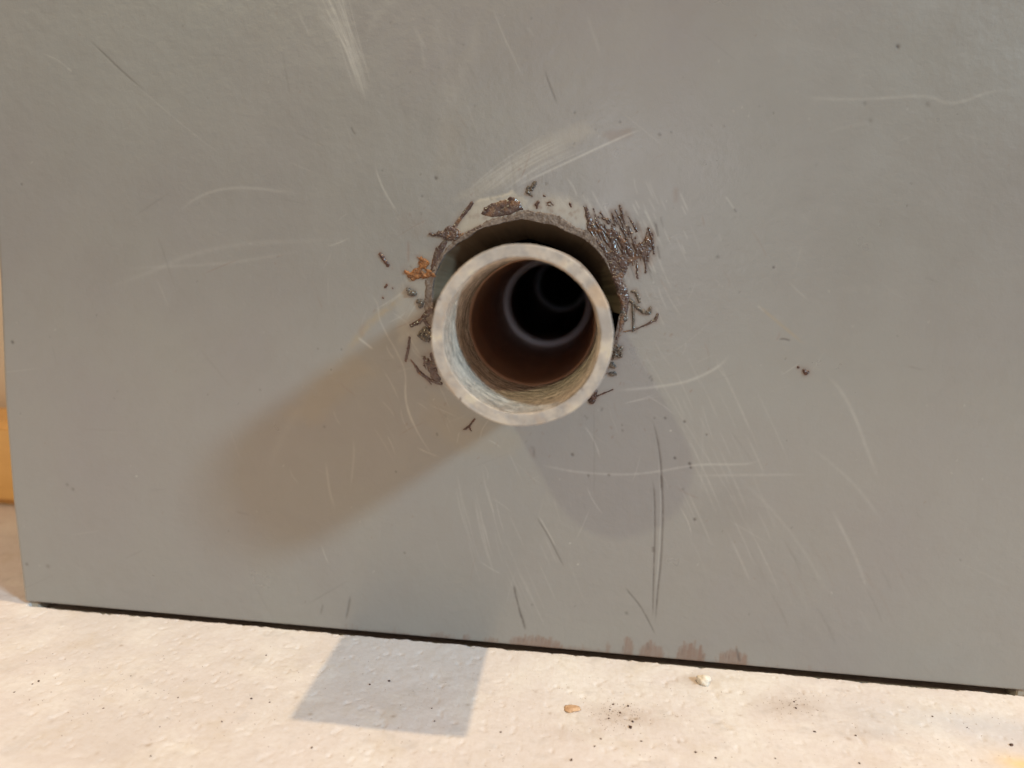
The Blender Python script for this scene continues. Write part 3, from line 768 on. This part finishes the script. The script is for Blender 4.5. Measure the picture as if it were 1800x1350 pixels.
def wob(Y, R, A):
    dr = .16 * (vnoise(A * 6, Y * 0 + 3, 1.0, 20) - .5) + .10 * (vnoise(A * 40, R * 0, 1.0, 21) - .5)
    c_ = (R > OR - .6)
    return dr * np.where(c_, 1, .9), .10 * (fbm(A * 16, R * 2, 2.0, 3, 22) - .5)


ppart('rim', lathe('rim', fil(T + .3, OR - .3, .3, 90, 180) + [(T + .02, r) for r in np.linspace(OR - .4, IR + .3, 14)] + fil(T + .2, IR + .2, .2, 180, 270), 360, wob), m_rim)
ppart('outer_wall', lathe('outer_wall', [(300, OR)] + [(y, OR + .0) for y in np.linspace(40, T + .45, 60)], 240,
      lambda Y, R, A: ((.16 * (vnoise(A * 6, Y * 0 + 3, 1.0, 20) - .5) + .10 * (vnoise(A * 40, R * 0, 1.0, 21) - .5)), 0 * Y)), m_outer)


def twob(Y, R, A):
    d = (Y - T)
    ridge = .34 * np.abs(np.sin((d * 1.7 + A / 6.283) * 3.14159 / 1.15 / 1.0)) * smooth01(d / 3) * (.3 + 1.2 * fbm(A * 2.2, d * .35, 1.0, 3, 24))
    sc = .35 * (fbm(A * 5, d * 2.2, 1.6, 4, 26) - .5)
    return -ridge + sc * smooth01(d / 2), 0 * Y


pr = [(y, IR) for y in np.linspace(T + .2, T + 30.5, 170)]
ppart('threaded_mouth', lathe('threaded_mouth', pr, 300, twob), m_thread)
ppart('bore', lathe('bore', [(T + 30.2, IR + .3), (T + 30.4, IR - .5), (T + 31.2, IR - .75), (T + 34, IR - .7), (T + 103, IR - .7)], 160,
      lambda Y, R, A: (.25 * (fbm(A * 6, Y * .2, 1.5, 3, 28) - .5), .8 * (vnoise(A * 7, 0 * Y, 1, 29) - .5) * (Y < T + 33))), m_bore)


def jring(y, r_out, r_in, th):
    return lathe('joint_ring', [(y, r_out)] + [(y, r_out - .3)] + fil(y + .9, r_in + .9, .9, 180, 270) + [(y + th, r_in)], 128)


ppart('joint_ring', jring(T + 103, IR - .6, IR - 2.5, 6), m_joint)
ppart('bore', lathe('bore_2', [(T + 108.9, IR - 2.5), (T + 110, IR - 1.2), (T + 258, IR - 1.2)], 128), m_bore_deep)
ppart('joint_ring', jring(T + 258, IR - 1.0, IR - 3.0, 6), m_joint)
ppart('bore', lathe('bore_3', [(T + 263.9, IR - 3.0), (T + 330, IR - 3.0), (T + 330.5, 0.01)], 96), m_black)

# ------------------------------------------------------------------ floor
fx = np.concatenate([np.linspace(-900, -230, 40), np.arange(-225, 160, .32), np.linspace(165, 900, 40)])
fy = np.concatenate([np.linspace(-500, -82, 40), np.arange(-80, -2.2, .4), np.arange(-2.2, .4, .1), np.arange(.6, 6, .4), np.linspace(8, 120, 90), np.linspace(130, 420, 30)])
FX, FY = np.meshgrid(fx, fy, indexing='ij')
hz = .8 * (fbm(FX, FY, 22, 3, 50) - .5) + .26 * (fbm(FX, FY, 3.0, 5, 52) - .5) + .06 * (fbm(FX + FY, (FX - FY) * .3, 1.6, 3, 53) - .5)
pits = np.clip(fbm(FX, FY, 1.6, 2, 54) - .70, 0, 1); hz = hz - 1.2 * pits
hz = hz * np.where((FX > -230) & (FX < 165) & (FY > -85), 1, .4)
lip = -.75 - .5 * (fbm(FX, FY * 0, .9, 3, 57) - .5) - .9 * (fbm(FX, FX * 0, 2.4, 4, 58) - .5) - .5 * (fbm(FX, FX * 0, 14, 2, 59) - .5)
under = (FX > -141.5) & (FX < 112)
hz = np.where(under & (FY > -3), np.minimum(hz, .15), hz)
hz = np.where(under & (FY > lip), -2.6, hz)                  # the plaster stops in a ragged joint under the cabinet
hz = np.where(~under & (FY > 4), -.2 + 0 * hz, hz)
# worn slope and mound by the left corner
fl = {k: np.zeros(FX.shape) for k in ('grime', 'blue_shade', 'yel')}


def fspot(layer, px, py, rx, ry, amp, rag=.8, seed=56):
    x, y = G(px, py); q = ((FX - x) / rx) ** 2 + ((FY - y) / ry) ** 2
    L = fl[layer]; a = amp * np.exp(-q) * np.clip(1 - rag + 2 * rag * fbm(FX, FY, 3, 4, seed), 0, 2)
    fl[layer] = 1 - (1 - L) * (1 - np.clip(a, 0, .95))


fspot('grime', 1090, 1255, 9, 4, .30); fspot('grime', 1390, 1240, 9, 4, .30); fspot('grime', 1015, 1290, 7, 3, .18)
fspot('grime', 1225, 1195, 5, 2.5, .3); fspot('blue_shade', 1700, 1270, 26, 6, .45, .3); fspot('blue_shade', 1790, 1290, 14, 5, .4, .3)  # bluish soft shadow at the right, painted into the floor colour
fspot('yel', 1800, 1345, 5, 3, .75, .3); fspot('grime', 1530, 1290, 5, 2, .22); fspot('blue_shade', 1545, 1285, 6, 3, .3)
fspot('grime', 250, 1320, 14, 5, .12); fspot('grime', 700, 1230, 12, 4, .10)
for k in range(50):
    x = random.uniform(0, 1800); y = 1080 + x * .0895 + random.random() ** .7 * 240
    if y > 1350: continue
    fspot('grime', x, y, random.uniform(.25, .6), random.uniform(.25, .6), random.uniform(.3, .8), .1)
fo = link('floor', grid_mesh('floor', np.stack([FX, FY, hz], -1) * MM, attrs={'wear_and_shade': (fl['grime'], fl['blue_shade'], fl['yel'])}), m_floor)
tag(fo, kind='structure')

# ------------------------------------------------------------------ loose things on the floor
def pebble(nm, px, py, r, mat, flat=.6, seed=0, sx=1.0, rot=0., sub=3):
    import bmesh
    x, y = G(px, py); i = np.abs(fx - x).argmin(); j = np.abs(fy - y).argmin(); z = hz[i, j]
    bm = bmesh.new(); bmesh.ops.create_icosphere(bm, subdivisions=sub, radius=1)
    rg = random.Random(seed)
    ph = [rg.uniform(0, 6) for _ in range(6)]
    for p in bm.verts:
        q = p.co
        k = 1 + .16 * math.sin(3 * q.x + ph[0]) * math.sin(3.1 * q.y + ph[1]) + .12 * math.sin(6 * q.z + ph[2] + 4 * q.x) + .07 * math.sin(11 * q.y + ph[3])
        p.co = Vector((q.x * k * sx, q.y * k, q.z * k * flat)) * r * MM
    for f_ in bm.faces: f_.smooth = sub > 2
    me = bpy.data.meshes.new(nm); bm.to_mesh(me); bm.free()
    o = link(nm, me, mat); o.location = (x * MM, y * MM, (z + r * flat * .55) * MM); o.rotation_euler = (0, 0, rot)
    return o


tag(pebble('pebble', 1237, 1199, 1.55, m_stone, .8, 3), 'small white pebble on the floor near the dark gap under the cabinet', 'pebble')
tag(pebble('chip', 1006, 1246, 1.35, m_chip, .2, 5, 1.35, .2), 'flat orange brown chip on the pale floor', 'chip')
dots = [(68, 1198, .38), (57, 1203, .25), (650, 1203, .38), (684, 1196, .42), (442, 1229, .30), (474, 1236, .30), (313, 1327 - 100, .22), (764, 1268, .30), (759, 1245, .26),
        (468, 1152, .3), (281, 1388 - 110, .18), (1108, 1279, .55), (1112, 1268, .4), (1078, 1237, .35), (1090, 1252, .35), (1104, 1240, .35), (1072, 1246, .3), (1070, 1262, .3),
        (1396, 1234, .32), (1399, 1246, .4), (1432, 1286, .34), (1504, 1293, .36), (1639, 1260, .32), (1778, 1309, .6), (1511, 1340, .36), (1223, 1323, .38), (1258, 1332, .36),
        (1056, 1300, .3), (1127, 1304, .3), (1045, 1314, .3), (1004, 1338, .4), (1363, 1332, .3), (1700, 1279, .25), (880, 1288, .35), (390, 1270, .25), (265, 1330, .25), (548, 1315, .3),
        (25, 1218, .22), (182, 1245, .22), (230, 1189, .2)]
for k, (x, y, r) in enumerate(dots):
    o = pebble('crumb', x, y, r * .6, m_crumb, .7, 10 + k, random.uniform(.8, 1.6), random.uniform(0, 3), 2)
    if 1030 < x < 1135: lab, gp = 'tiny dark crumb in the grimy patch of floor below the pipe', 'dark crumbs in the grimy patch below the pipe'
    elif 520 < x < 850: lab, gp = 'tiny dark crumb lying in the square shadow on the floor', 'dark crumbs in the square floor shadow'
    elif x <= 520: lab, gp = 'tiny dark crumb on the floor left of the square shadow', 'dark crumbs left of the square shadow'
    elif x < 1380: lab, gp = 'tiny dark crumb on the floor below the white pebble, near the photo bottom', 'dark crumbs below the white pebble'
    else: lab, gp = 'tiny dark crumb on the floor to the right of the white pebble', 'dark crumbs right of the white pebble'
    if k == 0: lab = 'dark crumb at far left of the floor, larger than its neighbours'
    elif k == 11: lab = 'biggest dark crumb in the grimy cluster on the floor below the pipe'
    elif k == 23: lab = 'large dark crumb on the floor near the right side'
    tag(o, lab, 'crumb', gp)

# fine grit nobody could count
V, Fc = [], []
rg = random.Random(9)
for k in range(700):
    if k < 150:
        px, py = rg.gauss(1080, 30), rg.gauss(1255, 17)
    elif k < 230:
        px, py = rg.gauss(1395, 25), rg.gauss(1240, 14)
    else:
        px, py = rg.uniform(0, 1800), 0; py = 1095 + px * .0895 + rg.random() * 200
    if py < 1090 + px * .0895 or py > 1350: continue
    x, y = G(px, py); i = np.abs(fx - x).argmin(); j = np.abs(fy - y).argmin(); z = hz[i, j] + .04
    r = rg.uniform(.04, .11); b0 = len(V); a = rg.uniform(0, 3)
    for q in range(4): V.append(((x + r * math.cos(a + q * 1.57) * rg.uniform(.6, 1.4)) * MM, (y + r * math.sin(a + q * 1.57)) * MM, z * MM))
    V.append((x * MM, y * MM, (z + r) * MM)); V.append((x * MM, y * MM, (z - r) * MM))
    for q in range(4): Fc.append((b0 + q, b0 + (q + 1) % 4, b0 + 4)); Fc.append((b0 + (q + 1) % 4, b0 + q, b0 + 5))
me = bpy.data.meshes.new('grit'); me.from_pydata(V, [], Fc)
tag(link('grit', me, m_grit), 'fine brown grit sprinkled over the pale floor', 'grit', kind='stuff')

# ------------------------------------------------------------------ what shows past the left edge
tag(link('wall', box_mesh('wall', -700, -160, 92, 120, -1, 300, 0), m_wall), kind='structure')
tag(link('skirting_board', box_mesh('board', -700, -160, 68, 91.5, .2, 31, 2.5), m_wood), 'out of focus orange wooden board standing on the floor left of the cabinet', 'board')
